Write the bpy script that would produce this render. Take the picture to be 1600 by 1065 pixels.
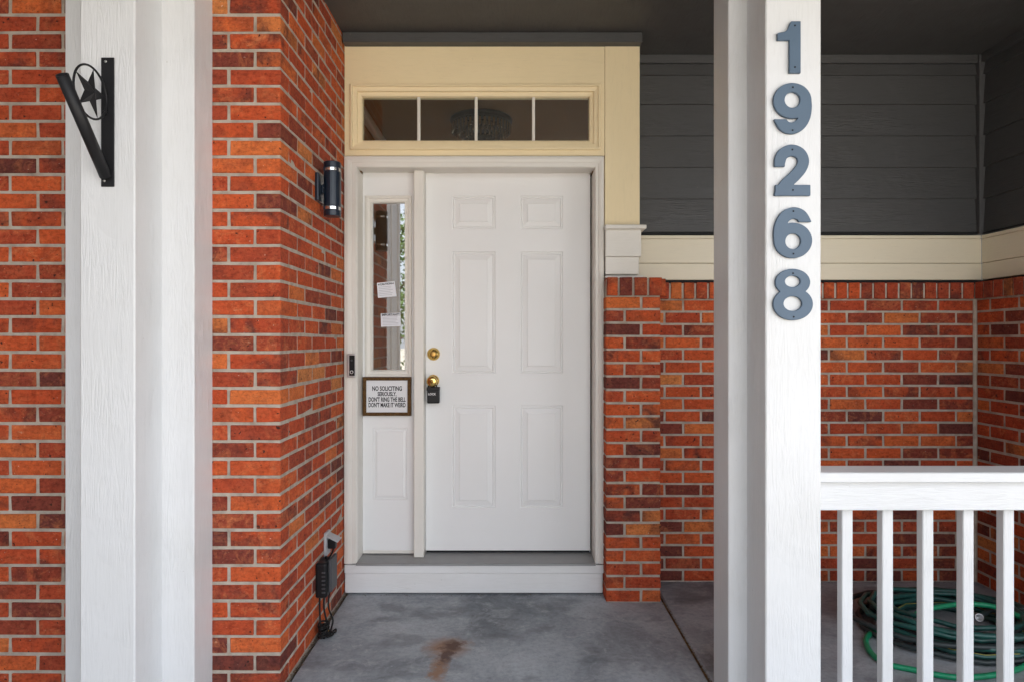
import bpy, bmesh, math, random
import numpy as np
from mathutils import Vector, Matrix
random.seed(7)
for o in list(bpy.data.objects): bpy.data.objects.remove(o)
scene = bpy.context.scene
COL = scene.collection
R = math.radians

# ------------------------------------------------------------------ camera, sky, sun, exposure
F = 1025.0            # focal length in photo pixels (photo 1600 px wide)
CX, CY, CZ = 800.0, 532.5, 1.338
cam = bpy.data.cameras.new('camera'); cam.sensor_fit = 'HORIZONTAL'; cam.sensor_width = 36.0
cam.lens = F/1600*36; cam.clip_start = .05; cam.clip_end = 500
camo = bpy.data.objects.new('camera', cam); COL.objects.link(camo)
camo.location = (0, 0, CZ); camo.rotation_euler = (R(90), 0, 0); scene.camera = camo

SUN_EL, SUN_ROT = 62, 14
world = bpy.data.worlds.new('World'); scene.world = world; world.use_nodes = True
wn, wl = world.node_tree.nodes, world.node_tree.links
wn.clear()
wout = wn.new('ShaderNodeOutputWorld'); wbg = wn.new('ShaderNodeBackground')
sky = wn.new('ShaderNodeTexSky'); sky.sky_type = 'NISHITA'; sky.sun_disc = False
sky.sun_elevation = R(SUN_EL); sky.sun_rotation = R(SUN_ROT); sky.air_density = 1.0; sky.dust_density = 2.5; sky.ozone_density = .6
wtc = wn.new('ShaderNodeTexCoord'); wno = wn.new('ShaderNodeTexNoise'); wno.inputs['Scale'].default_value = 2.2
wno.inputs['Detail'].default_value = 6; wno.inputs['Roughness'].default_value = .6
wr = wn.new('ShaderNodeValToRGB'); wr.color_ramp.elements[0].position = .30; wr.color_ramp.elements[1].position = .58
wmx = wn.new('ShaderNodeMixRGB'); wmx.inputs[2].default_value = (8.2, 8.6, 9.3, 1)
wl.new(wtc.outputs['Generated'], wno.inputs['Vector']); wl.new(wno.outputs['Fac'], wr.inputs['Fac'])
wl.new(wr.outputs['Color'], wmx.inputs[0]); wl.new(sky.outputs['Color'], wmx.inputs[1])
wl.new(wmx.outputs[0], wbg.inputs['Color']); wbg.inputs['Strength'].default_value = .092
wl.new(wbg.outputs[0], wout.inputs['Surface'])
sund = bpy.data.lights.new('sun', 'SUN'); sund.energy = 5.0; sund.angle = R(.5); sund.color = (1, .95, .88)
suno = bpy.data.objects.new('sun', sund); COL.objects.link(suno)
suno.rotation_euler = (R(-(90-SUN_EL)), 0, R(-SUN_ROT)); suno.location = (0, 10, 20)
scene.view_settings.view_transform = 'Standard'; scene.view_settings.look = 'None'
scene.view_settings.gamma = 1; scene.view_settings.exposure = 2.06
scene.render.engine = 'CYCLES'
scene.cycles.max_bounces = 8; scene.cycles.diffuse_bounces = 5; scene.cycles.transparent_max_bounces = 12
scene.render.resolution_x, scene.render.resolution_y = 1024, 681

# ------------------------------------------------------------------ helpers
def PX(px, d): return (px-CX)*d/F
def PZ(py, d): return CZ + (CY-py)*d/F

def tag(o, label=None, cat=None, group=None, kind=None):
    if label: o['label'] = label
    if cat: o['category'] = cat
    if group: o['group'] = group
    if kind: o['kind'] = kind
    return o
def thing(name, loc, label, cat, group=None):
    o = bpy.data.objects.new(name, None); COL.objects.link(o); o.location = loc; o.empty_display_size = .1
    return tag(o, label, cat, group)
def wloc(o):
    v = Vector((0, 0, 0))
    while o: v += o.location; o = o.parent
    return v
def link(name, me, mat, parent=None, loc=(0, 0, 0), rot=(0, 0, 0)):
    if mat and not me.materials: me.materials.append(mat)
    o = bpy.data.objects.new(name, me); COL.objects.link(o)
    o.parent = parent; o.location = loc; o.rotation_euler = rot
    return o
def fin(name, bm, mat, parent=None, smooth=False, center=False):
    """bm is in world coordinates; put the mesh under parent, keeping its place."""
    off = wloc(parent) if parent else Vector((0, 0, 0))
    loc = Vector((0, 0, 0))
    if center:
        n = len(bm.verts); loc = sum((v.co for v in bm.verts), Vector())/n - off
    for v in bm.verts: v.co -= off + loc
    bmesh.ops.recalc_face_normals(bm, faces=bm.faces)
    me = bpy.data.meshes.new(name); bm.to_mesh(me); bm.free()
    if smooth:
        for p in me.polygons: p.use_smooth = True
    return link(name, me, mat, parent, loc)
def abox(bm, x0, x1, y0, y1, z0, z1, bev=0, seg=1):
    vs = [bm.verts.new(c) for c in ((x0,y0,z0),(x1,y0,z0),(x1,y1,z0),(x0,y1,z0),(x0,y0,z1),(x1,y0,z1),(x1,y1,z1),(x0,y1,z1))]
    fs = [bm.faces.new([vs[i] for i in q]) for q in ((0,3,2,1),(4,5,6,7),(0,1,5,4),(1,2,6,5),(2,3,7,6),(3,0,4,7))]
    if bev:
        es = list({e for f in fs for e in f.edges})
        bmesh.ops.bevel(bm, geom=es, offset=bev, segments=seg, affect='EDGES', profile=.5, clamp_overlap=True)
def box(name, x0, x1, y0, y1, z0, z1, mat, parent=None, bev=.003, seg=1, center=False):
    bm = bmesh.new(); abox(bm, x0, x1, y0, y1, z0, z1, bev, seg)
    return fin(name, bm, mat, parent, center=center)
def pbox(name, px0, px1, py0, py1, d, depth, mat, parent=None, bev=.003):
    """box whose front face covers a photo rectangle at distance d"""
    return box(name, PX(px0, d), PX(px1, d), d, d+depth, PZ(py1, d), PZ(py0, d), mat, parent, bev)
def slab_holes(bm, xs, zs, skip, y0, y1):
    V = {}
    def v(i, j, y):
        k = (i, j, y)
        if k not in V: V[k] = bm.verts.new((xs[i], y, zs[j]))
        return V[k]
    nx, nz = len(xs)-1, len(zs)-1
    keep = lambda i, j: 0 <= i < nx and 0 <= j < nz and (i, j) not in skip
    for i in range(nx):
        for j in range(nz):
            if not keep(i, j): continue
            for y in (y0, y1): bm.faces.new([v(i,j,y), v(i+1,j,y), v(i+1,j+1,y), v(i,j+1,y)])
            for (di, dj, a, b) in ((-1,0,(i,j),(i,j+1)), (1,0,(i+1,j),(i+1,j+1)), (0,-1,(i,j),(i+1,j)), (0,1,(i,j+1),(i+1,j+1))):
                if not keep(i+di, j+dj):
                    bm.faces.new([v(*a,y0), v(*b,y0), v(*b,y1), v(*a,y1)])
def rings(bm, x0, x1, z0, z1, prof, close_in=True):
    """concentric rectangle profile: prof = [(inset, y), ...]"""
    prev = None
    for ins, y in prof:
        r = [bm.verts.new(c) for c in ((x0+ins,y,z0+ins),(x1-ins,y,z0+ins),(x1-ins,y,z1-ins),(x0+ins,y,z1-ins))]
        if prev:
            for k in range(4): bm.faces.new([prev[k], prev[(k+1)%4], r[(k+1)%4], r[k]])
        prev = r
    if close_in: bm.faces.new(prev)
def frame(name, x0, x1, z0, z1, prof, mat, parent):
    bm = bmesh.new(); rings(bm, x0, x1, z0, z1, prof, False)
    return fin(name, bm, mat, parent)
def smooth_path(pts, sub=6, closed=False):
    pts = [Vector(p) for p in pts]; n = len(pts); out = []
    rng = range(n) if closed else range(n-1)
    for i in rng:
        if closed: p0, p1, p2, p3 = pts[i-1], pts[i], pts[(i+1)%n], pts[(i+2)%n]
        else: p0, p1, p2, p3 = pts[max(i-1,0)], pts[i], pts[i+1], pts[min(i+2,n-1)]
        for s in range(sub):
            t = s/sub
            out.append(.5*((2*p1)+(p2-p0)*t+(2*p0-5*p1+4*p2-p3)*t*t+(3*p1-p0-3*p2+p3)*t**3))
    if not closed: out.append(pts[-1])
    return out
def tube(bm, pts, r, seg=8, closed=False, caps=True):
    n = len(pts); prev = None; first = None; nrm = None
    for i, p in enumerate(pts):
        a = pts[i-1] if (i or closed) else p; b = pts[(i+1) % n] if (i < n-1 or closed) else p
        t = (Vector(b)-Vector(a)).normalized()
        if nrm is None:
            nrm = t.cross(Vector((0, 0, 1)))
            if nrm.length < .1: nrm = t.cross(Vector((1, 0, 0)))
        nrm = (nrm - t*nrm.dot(t)).normalized(); bi = t.cross(nrm)
        rr = r(i/(n-1)) if callable(r) else r
        ring = [bm.verts.new(Vector(p)+(nrm*math.cos(2*math.pi*k/seg)+bi*math.sin(2*math.pi*k/seg))*rr) for k in range(seg)]
        if prev:
            for k in range(seg): bm.faces.new([prev[k], prev[(k+1)%seg], ring[(k+1)%seg], ring[k]])
        else: first = ring
        prev = ring
    if closed:
        for k in range(seg): bm.faces.new([prev[k], prev[(k+1)%seg], first[(k+1)%seg], first[k]])
    elif caps:
        bm.faces.new(first); bm.faces.new(prev)
def lathe(bm, prof, origin, axis, seg=24):
    """prof = [(radius, along)] turned about axis through origin"""
    ax = Vector(axis).normalized(); u = ax.cross(Vector((0, 0, 1)))
    if u.length < .1: u = Vector((1, 0, 0))
    u.normalize(); w = ax.cross(u); o = Vector(origin); prev = None
    for r, h in prof:
        ring = [bm.verts.new(o+ax*h+(u*math.cos(2*math.pi*k/seg)+w*math.sin(2*math.pi*k/seg))*max(r, 1e-5)) for k in range(seg)]
        if prev:
            for k in range(seg): bm.faces.new([prev[k], prev[(k+1)%seg], ring[(k+1)%seg], ring[k]])
        prev = ring
    bmesh.ops.remove_doubles(bm, verts=bm.verts, dist=5e-5)
def text(name, body, size, x, y, z, mat, parent, off=0.0, ext=.0004, sx=1.0, roty=0, align='CENTER'):
    c = bpy.data.curves.new(name, 'FONT'); c.body = body; c.size = size; c.align_x = align; c.align_y = 'CENTER'
    c.extrude = ext; c.offset = off; c.resolution_u = 3
    t = bpy.data.objects.new('tmp', c); COL.objects.link(t)
    bpy.context.view_layer.update()
    me = bpy.data.meshes.new_from_object(t.evaluated_get(bpy.context.evaluated_depsgraph_get()))
    bpy.data.objects.remove(t)
    me.transform(Matrix.Rotation(roty, 4, 'Y') @ Matrix.Rotation(R(90), 4, 'X') @ Matrix.Diagonal((sx, 1, 1, 1)))
    me.name = name
    return link(name, me, mat, parent, Vector((x, y, z))-wloc(parent))

# ------------------------------------------------------------------ materials
class NT:
    def __init__(s, name):
        s.m = bpy.data.materials.new(name); s.m.use_nodes = True
        s.t = s.m.node_tree; s.n = s.t.nodes; s.l = s.t.links
        s.b = s.n['Principled BSDF']; s.out = s.n['Material Output']
    def new(s, t, **kw):
        k = s.n.new(t)
        for a, v in kw.items(): setattr(k, a, v)
        return k
    def con(s, a, b): s.l.new(a, b)
    def coord(s, scale=(1,1,1), rnd=False):
        tc = s.new('ShaderNodeTexCoord'); mp = s.new('ShaderNodeMapping'); mp.inputs['Scale'].default_value = scale
        s.con(tc.outputs['Object'], mp.inputs['Vector'])
        if rnd:
            oi = s.new('ShaderNodeObjectInfo'); mu = s.new('ShaderNodeMath', operation='MULTIPLY'); mu.inputs[1].default_value = 37
            s.con(oi.outputs['Random'], mu.inputs[0]); s.con(mu.outputs[0], mp.inputs['Location'])
        return mp.outputs[0]
    def noise(s, vec, scale, detail=5, rough=.55, dist=0):
        k = s.new('ShaderNodeTexNoise'); k.inputs['Scale'].default_value = scale; k.inputs['Detail'].default_value = detail
        k.inputs['Roughness'].default_value = rough; k.inputs['Distortion'].default_value = dist
        if vec is not None: s.con(vec, k.inputs['Vector'])
        return k.outputs['Fac']
    def ramp(s, fac, stops, interp='LINEAR'):
        k = s.new('ShaderNodeValToRGB'); k.color_ramp.interpolation = interp; e = k.color_ramp.elements
        while len(e) < len(stops): e.new(.5)
        for i, (p, c) in enumerate(stops):
            e[i].position = p; e[i].color = (*c, 1) if len(c) == 3 else c
        s.con(fac, k.inputs['Fac']); return k.outputs['Color']
    def step(s, fac, a, b): return s.ramp(fac, [(a, (0,0,0)), (b, (1,1,1))])
    def mix(s, fac, a, b, mode='MIX'):
        k = s.new('ShaderNodeMixRGB', blend_type=mode)
        for i, v in ((0, fac), (1, a), (2, b)):
            if isinstance(v, (int, float)): k.inputs[i].default_value = v
            elif isinstance(v, tuple): k.inputs[i].default_value = (*v, 1)
            else: s.con(v, k.inputs[i])
        return k.outputs[0]
    def math(s, op, a, b=0.0):
        k = s.new('ShaderNodeMath', operation=op)
        for i, v in ((0, a), (1, b)):
            if isinstance(v, (int, float)): k.inputs[i].default_value = v
            else: s.con(v, k.inputs[i])
        return k.outputs[0]
    def bump(s, h, strength, dist=.002, prev=None):
        k = s.new('ShaderNodeBump'); k.inputs['Strength'].default_value = strength; k.inputs['Distance'].default_value = dist
        s.con(h, k.inputs['Height'])
        if prev is not None: s.con(prev, k.inputs['Normal'])
        return k.outputs[0]
    def set(s, col=None, rough=None, metal=None, normal=None, spec=None):
        for nm, v in (('Base Color', col), ('Roughness', rough), ('Metallic', metal), ('Normal', normal), ('Specular IOR Level', spec)):
            if v is None: continue
            if isinstance(v, tuple): s.b.inputs[nm].default_value = (*v, 1)
            elif isinstance(v, (int, float)): s.b.inputs[nm].default_value = v
            else: s.con(v, s.b.inputs[nm])
        return s.m
def plain(name, col, rough=.5, metal=0, bump=0, var=.08, bscale=120, spec=None):
    s = NT(name); v = s.coord(rnd=True); n = s.noise(v, 9, 4)
    c = s.mix(s.math('MULTIPLY', n, var*2), col, tuple(x*.55 for x in col))
    nr = s.bump(s.noise(v, bscale, 3), bump, .001) if bump else None
    return s.set(c, rough, metal, nr, spec if spec is not None else (.22 if max(col) < .03 else None))
def paint(name, col, axis, rough=.38, grain=.35, dirt=.25, sc=1.0):
    """painted rough-sawn board, grain along axis"""
    s = NT(name)
    st = [34*sc, 34*sc, 34*sc]; st['xyz'.index(axis)] = 3.4*sc
    v = s.coord(tuple(st), rnd=True); vo = s.coord(rnd=True)
    g1 = s.noise(v, 1.5, 5, .6, 2.2); g2 = s.noise(v, 7, 3, .6, .4)
    mask = s.step(s.noise(vo, 3.5, 3), .42, .66)
    h = s.math('ADD', s.math('MULTIPLY', g1, 1.0), s.math('MULTIPLY', g2, .35))
    h = s.math('MULTIPLY', h, s.math('ADD', s.math('MULTIPLY', mask, 1.0), .16))
    nb = s.bump(h, grain, .007)
    nb = s.bump(s.noise(vo, 160, 2), .06, .001, nb)
    blot = s.step(s.noise(vo, 2.4, 5, .6), .42, .75)
    c = s.mix(s.math('MULTIPLY', blot, dirt), col, tuple(x*y for x, y in zip(col, (.86, .84, .78))))
    c = s.mix(.22 if max(col) > .5 else .8, c, s.ramp(g1, [(.30, (.80,.80,.79)), (.5, (1,1,1))]), 'MULTIPLY')
    dots = s.step(s.noise(vo, 55, 2), .755, .79)
    c = s.mix(s.math('MULTIPLY', dots, dirt), c, (.28, .26, .23))
    ro = s.math('ADD', s.math('MULTIPLY', s.noise(vo, 6, 4), .22), rough-.1)
    return s.set(c, ro, 0, nb)

M = {}
def brick_mat():
    s = NT('fired_brick'); oi = s.new('ShaderNodeObjectInfo'); rnd = oi.outputs['Random']
    r2 = s.math('FRACT', s.math('MULTIPLY', rnd, 17.31)); r3 = s.math('FRACT', s.math('MULTIPLY', rnd, 53.7))
    v = s.coord(rnd=True); vs = s.coord((1, 1, 3), rnd=True)
    base = s.ramp(rnd, [(0, (.13,.036,.028)), (.06, (.17,.040,.028)), (.14, (.28,.052,.026)), (.32, (.37,.060,.025)), (.52, (.44,.070,.024)),
                        (.74, (.50,.090,.027)), (.90, (.54,.115,.033)), (.965, (.54,.150,.042)), (1, (.50,.185,.060))])
    low = s.noise(v, 8, 5, .6, .7)
    dark = s.math('MULTIPLY', s.step(low, .42, .64), s.math('MULTIPLY', s.math('MULTIPLY', r2, r2), .95))
    c = s.mix(dark, base, (.085, .030, .026))
    lite = s.math('MULTIPLY', s.step(s.noise(v, 15, 6, .7, 1.0), .50, .74), s.math('ADD', s.math('MULTIPLY', r3, .6), .12))
    c = s.mix(lite, c, (.64, .215, .085))
    red = s.math('MULTIPLY', s.step(s.noise(v, 21, 4, .6, .8), .48, .68), .5)
    c = s.mix(red, c, s.mix(1.0, c, (.62, .50, .55), 'MULTIPLY'))
    c = s.mix(.75, c, s.ramp(s.noise(v, 85, 5, .75), [(.28, (.34,.30,.30)), (.48, (1.08,1.08,1.08)), (.75, (1.45,1.4,1.35))]), 'MULTIPLY')
    c = s.mix(.5, c, s.ramp(s.noise(vs, 22, 5, .7, .6), [(.3, (.36,.33,.34)), (.5, (1,1,1)), (.7, (1.2,1.2,1.2))]), 'MULTIPLY')
    scr = s.math('MULTIPLY', s.step(s.noise(vs, 24, 8, .74, 2.4), .60, .70), s.math('ADD', s.math('MULTIPLY', r3, .55), .08))
    c = s.mix(scr, c, (.68, .42, .27))
    fleck = s.step(s.noise(v, 110, 2, .5), .745, .775)
    c = s.mix(s.math('MULTIPLY', fleck, .6), c, (.72, .58, .48))
    pits = s.step(s.noise(v, 62, 1, .4), .735, .765)
    c = s.mix(s.math('MULTIPLY', pits, .85), c, (.03, .018, .016))
    h = s.math('SUBTRACT', s.math('ADD', s.noise(v, 45, 6, .7), s.math('MULTIPLY', s.noise(v, 14, 4), .8)), s.math('MULTIPLY', pits, .6))
    return s.set(c, .85, 0, s.bump(h, .95, .006), .18)
M['brick'] = brick_mat()
def mortar_mat():
    s = NT('mortar'); v = s.coord()
    c = s.ramp(s.noise(v, 14, 6, .65), [(.3, (.29,.24,.195)), (.55, (.45,.385,.32)), (.8, (.53,.47,.405))])
    return s.set(c, .92, 0, s.bump(s.noise(v, 90, 5, .7), .7, .004), .2)
M['mortar'] = mortar_mat()
WHITE = (.71, .715, .725); IVORY = (.76, .73, .67); CREAM = (.86, .72, .46)
M['white_v'] = paint('white_paint_vertical_grain', WHITE, 'z', .33, .55, .25)
M['white_h'] = paint('white_paint_level_grain', WHITE, 'x', .36, .45, .22)
M['trim_v'] = paint('ivory_paint_vertical_grain', IVORY, 'z', .42, .06, .22)
M['trim_h'] = paint('ivory_paint_level_grain', IVORY, 'x', .42, .08, .22)
M['base_h'] = paint('white_base_paint', (.76,.75,.74), 'x', .42, .30, .35)
M['cream_h'] = paint('cream_paint_level_grain', CREAM, 'x', .5, .28, .30)
M['cream_v'] = paint('cream_paint_vertical_grain', CREAM, 'z', .5, .14, .25)
M['band'] = paint('cream_band_paint', (.76,.69,.54), 'x', .45, .10, .2)
M['band_y'] = paint('cream_band_paint_return', (.76,.69,.54), 'y', .45, .10, .2)
M['grey_x'] = paint('charcoal_siding_paint', (.070,.070,.072), 'x', .5, .55, .35)
M['grey_y'] = paint('charcoal_siding_paint_return', (.070,.070,.072), 'y', .5, .55, .35)
M['grey_z'] = paint('charcoal_corner_paint', (.085,.085,.088), 'z', .5, .2, .3)
M['ceil'] = paint('charcoal_soffit_paint', (.075,.073,.072), 'y', .55, .45, .3)
def door_mat():
    s = NT('door_paint'); v = s.coord()
    c = s.mix(s.math('MULTIPLY', s.step(s.noise(v, 2.2, 5, .6), .4, .75), .25), (.80,.795,.785), (.71,.70,.67))
    scuff = s.step(s.noise(v, 30, 5, .7), .70, .78)
    c = s.mix(s.math('MULTIPLY', scuff, .12), c, (.45,.43,.40))
    return s.set(c, s.math('ADD', s.math('MULTIPLY', s.noise(v, 7, 3), .2), .32), 0, s.bump(s.noise(v, 110, 3), .05, .001))
M['door'] = door_mat()
def concrete_mat():
    s = NT('porch_concrete'); v = s.coord()
    big = s.noise(v, 1.7, 7, .66, .5); mid = s.noise(v, 6.5, 7, .68, .8)
    c = s.ramp(big, [(.34, (.17,.190,.210)), (.5, (.32,.350,.378)), (.66, (.45,.485,.515))])
    lt = s.step(mid, .52, .74); c = s.mix(s.math('MULTIPLY', lt, .7), c, (.52,.545,.57))
    sc2 = s.step(s.noise(v, 17, 8, .72, 1.5), .57, .70); c = s.mix(s.math('MULTIPLY', sc2, .5), c, (.55,.57,.59))
    c = s.mix(.5, c, s.ramp(s.noise(v, 48, 6, .75), [(.3, (.45,.45,.45)), (.55, (1,1,1)), (.75, (1.0,1.0,1.0))]), 'MULTIPLY')
    wet = s.step(s.noise(s.coord((1.0, 1.6, 1)), 2.6, 4, .6), .56, .64)
    c = s.mix(s.math('MULTIPLY', wet, .45), c, (.10,.107,.114))
    # rust stain left by a pot foot: dark core, orange fringe, a run towards the step
    tc = s.new('ShaderNodeTexCoord'); sx = s.new('ShaderNodeSeparateXYZ'); s.con(tc.outputs['Object'], sx.inputs[0])
    X, Y = sx.outputs[0], sx.outputs[1]
    wob = s.math('MULTIPLY', s.math('SUBTRACT', s.noise(v, 20, 6, .72), .5), .13)
    def blob(x, y, rx, ry):
        a = s.math('DIVIDE', s.math('SUBTRACT', s.math('ADD', X, wob), x), rx); b = s.math('DIVIDE', s.math('SUBTRACT', s.math('ADD', Y, wob), y), ry)
        return s.math('SQRT', s.math('ADD', s.math('MULTIPLY', a, a), s.math('MULTIPLY', b, b)))
    halo = s.math('MINIMUM', blob(-.285, 2.87, .125, .12), blob(-.30, 2.68, .045, .16))
    core = s.math('MINIMUM', blob(-.262, 2.88, .062, .068), blob(-.280, 2.79, .036, .085))
    hm = s.ramp(halo, [(.35, (1,1,1)), (1.05, (0,0,0))]); cm = s.ramp(core, [(.45, (1,1,1)), (1.15, (0,0,0))])
    c = s.mix(s.math('MULTIPLY', hm, .75), c, (.30,.135,.045)); c = s.mix(s.math('MULTIPLY', cm, .85), c, (.075,.028,.016))
    sp = s.step(s.noise(v, 95, 2, .5), .74, .78); c = s.mix(s.math('MULTIPLY', sp, .7), c, (.05,.05,.05))
    h = s.math('ADD', s.noise(v, 60, 7, .75), s.math('MULTIPLY', mid, .6))
    return s.set(c, s.math('ADD', s.math('MULTIPLY', mid, .35), .42), 0, s.bump(h, .35, .003), .4)
M['concrete'] = concrete_mat()
def glass_mat(name='window_glass', refl=.16):
    s = NT(name); s.n.remove(s.b)
    tr = s.new('ShaderNodeBsdfTransparent'); tr.inputs[0].default_value = (.86,.88,.87,1)
    gl = s.new('ShaderNodeBsdfGlossy'); gl.inputs['Roughness'].default_value = .0; gl.inputs[0].default_value = (1,1,1,1)
    fr = s.new('ShaderNodeFresnel'); fr.inputs['IOR'].default_value = 1.5
    fac = s.math('ADD', fr.outputs[0], refl); mx = s.new('ShaderNodeMixShader')
    v = s.coord(); s.con(s.bump(s.noise(v, 3.0, 1), .03, .01), gl.inputs['Normal'])
    s.con(fac, mx.inputs[0]); s.con(tr.outputs[0], mx.inputs[1]); s.con(gl.outputs[0], mx.inputs[2]); s.con(mx.outputs[0], s.out.inputs['Surface'])
    return s.m
M['glass'] = glass_mat(); M['glass_low'] = glass_mat('transom_glass', .02)
M['black_metal'] = plain('black_powder_coat', (.018,.018,.020), .42, .0, .15)
M['navy_metal'] = plain('dark_blue_black_enamel', (.010,.018,.032), .28, .0, .05)
M['number_blue'] = plain('slate_blue_iron', (.085,.135,.200), .48, .0, .5, .2, 60)
M['hole'] = plain('dark_screw', (.012,.014,.02), .5)
M['screw'] = plain('zinc_screw', (.6,.6,.6), .3, .9)
M['chrome'] = plain('clear_band', (.75,.75,.73), .12, .9)
M['brass'] = plain('polished_brass', (.86,.60,.20), .14, 1.0, 0, .05)
M['brass_dark'] = plain('brass_keyway', (.42,.24,.07), .3, 1.0)
M['black_plastic'] = plain('black_plastic', (.012,.012,.013), .38, 0, .1)
M['black_rubber'] = plain('black_cord', (.010,.010,.010), .5)
M['grey_plastic'] = plain('grey_plastic', (.42,.42,.43), .4)
M['dark_grey'] = plain('grey_box_face', (.05,.05,.055), .5)
M['silver'] = plain('satin_nickel', (.62,.60,.60), .32, .7)
M['ink'] = plain('ink', (.012,.012,.014), .7)
M['faint'] = plain('faint_print', (.42,.42,.46), .8)
M['paper'] = plain('white_paper', (.80,.80,.84), .7)
M['board'] = plain('white_sign_face', (.78,.78,.79), .6)
M['white_ink'] = plain('white_print', (.8,.8,.8), .6)
def walnut():
    s = NT('stained_wood_frame'); v = s.coord((60, 60, 60))
    return s.set(s.ramp(s.noise(v, 1.2, 5, .6, 1), [(.3, (.045,.020,.005)), (.7, (.14,.070,.018))]), .6, 0, s.bump(s.noise(v, 3, 3), .2, .001), .2)
M['walnut'] = walnut()
M['alu'] = plain('grey_threshold', (.34,.34,.335), .42, .2, .3, .3)
M['seal_and_gap'] = plain('black_seal_and_gap_shade', (.02,.02,.022), .7)  # real seals, and black strips that stand for shade in gaps
M['foyer_wall'] = plain('tan_foyer_paint', (.44,.27,.13), .8)
M['foyer_ceil'] = plain('beige_foyer_ceiling', (.40,.24,.11), .85)
M['foyer_floor'] = plain('oak_foyer_floor', (.30,.18,.09), .5)
M['crystal'] = plain('smoked_crystal', (.62,.56,.48), .05, .8)
M['bronze'] = plain('dark_bronze', (.03,.024,.02), .4, .5)
def hose_mat(name, a, b, rough):
    s = NT(name); v = s.coord()
    return s.set(s.mix(s.step(s.noise(v, 30, 3), .4, .7), a, b), rough, 0, s.bump(s.noise(v, 300, 2), .1, .001))
M['hose_dark'] = hose_mat('dark_green_hose', (.016,.095,.082), (.018,.060,.056), .34)
M['hose_black'] = hose_mat('grey_green_hose', (.022,.034,.036), (.030,.040,.042), .42)
M['hose_bright'] = hose_mat('bright_green_hose', (.010,.30,.14), (.012,.24,.11), .35)
M['stripe'] = plain('yellow_stripe', (.45,.38,.08), .5)
def debris_mat():
    s = NT('dry_leaf_bits'); oi = s.coord()
    return s.set(s.ramp(s.noise(oi, 60, 2), [(.3, (.06,.035,.018)), (.55, (.17,.10,.045)), (.75, (.30,.21,.11))]), .9)
M['debris'] = debris_mat()
def ground(name, stops, sc):
    s = NT(name); v = s.coord()
    return s.set(s.ramp(s.noise(v, sc, 7, .7), stops), .9, 0, s.bump(s.noise(v, 30, 5), .5, .01))
M['soil'] = ground('dry_ground', [(.3, (.34,.31,.26)), (.6, (.46,.43,.38)), (.8, (.52,.50,.45))], 1.5)
M['walk'] = ground('beige_walk', [(.3, (.34,.30,.25)), (.7, (.45,.41,.35))], 2)  # plain beige paving tone
M['garage'] = paint('warm_grey_siding_paint', (.17,.16,.155), 'z', .5, .2, .3)
M['bark'] = ground('bark', [(.3, (.05,.035,.025)), (.7, (.14,.10,.07))], 12)
def leaf_mat():
    s = NT('leaves'); v = s.coord()
    m = s.set(s.ramp(s.noise(v, 2.5, 4), [(.3, (.035,.085,.018)), (.7, (.10,.17,.035))]), .55)
    s.b.inputs['Transmission Weight'].default_value = 0
    return m
M['leaf'] = leaf_mat()

# ------------------------------------------------------------------ key distances (metres from the camera plane)
D_FR = 2.52; XW = -.889            # front brick face; side face of the entry recess
CR = .06818                        # brick course
D_CAS, D_HEAD, D_BASE = 3.455, 3.475, 3.465
D_SLAB, D_SIDE, D_MUL = 3.600, 3.585, 3.530
D_PIER, D_BACK, X_RW = 3.36, 3.65, 2.58
CEIL = 2.948

# ------------------------------------------------------------------ setting: ground, porch floor, ceiling, unseen masses added to block sun and sky
def struct(o): o['kind'] = 'structure'; return o
bm = bmesh.new(); vs = [bm.verts.new(c) for c in ((-80,-120,-.22),(80,-120,-.22),(80,60,-.22),(-80,60,-.22))]; bm.faces.new(vs)
struct(fin('ground', bm, M['soil']))
struct(box('walkway', -.9, .9, -14, 1.55, -.26, -.15, M['walk'], bev=.01))
struct(box('porch_floor', XW+.016, .7735, 1.6, 3.72, -.2, 0, M['concrete'], bev=.006))
struct(box('porch_floor', .7865, 2.72, 1.6, 3.72, -.2, 0, M['concrete'], bev=.006))
ceil = struct(box('porch_ceiling', -3.2, 3.4, .25, 3.80, CEIL, CEIL+.02, M['ceil'], bev=0))
box('fascia_board', XW+.004, PX(1004, 3.42), 3.42, 3.52, PZ(66, 3.42), CEIL-.001, M['grey_x'], ceil, .003)
struct(box('added_sun_block', -7, 7, 2.0, 6.9, CEIL+.024, 4.2, M['white_h'], bev=0))  # unseen mass added to cast the house shadow, height set for its length
struct(box('added_eave', -7, 7, .20, 1.998, CEIL+.024, CEIL+.16, M['white_h'], bev=0))  # unseen overhang, added and deepened with the ceiling to dim the posts
struct(box('unseen_light_block', 1.72, 7, 3.84, 6.9, -.2, CEIL+.02, M['grey_x'], bev=0))  # unseen solid mass added to stop light from behind
struct(box('unseen_light_block', -7, -1.10, 3.60, 6.9, -.2, CEIL+.02, M['grey_x'], bev=0))  # second unseen mass, also blocking light from the rear

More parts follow.
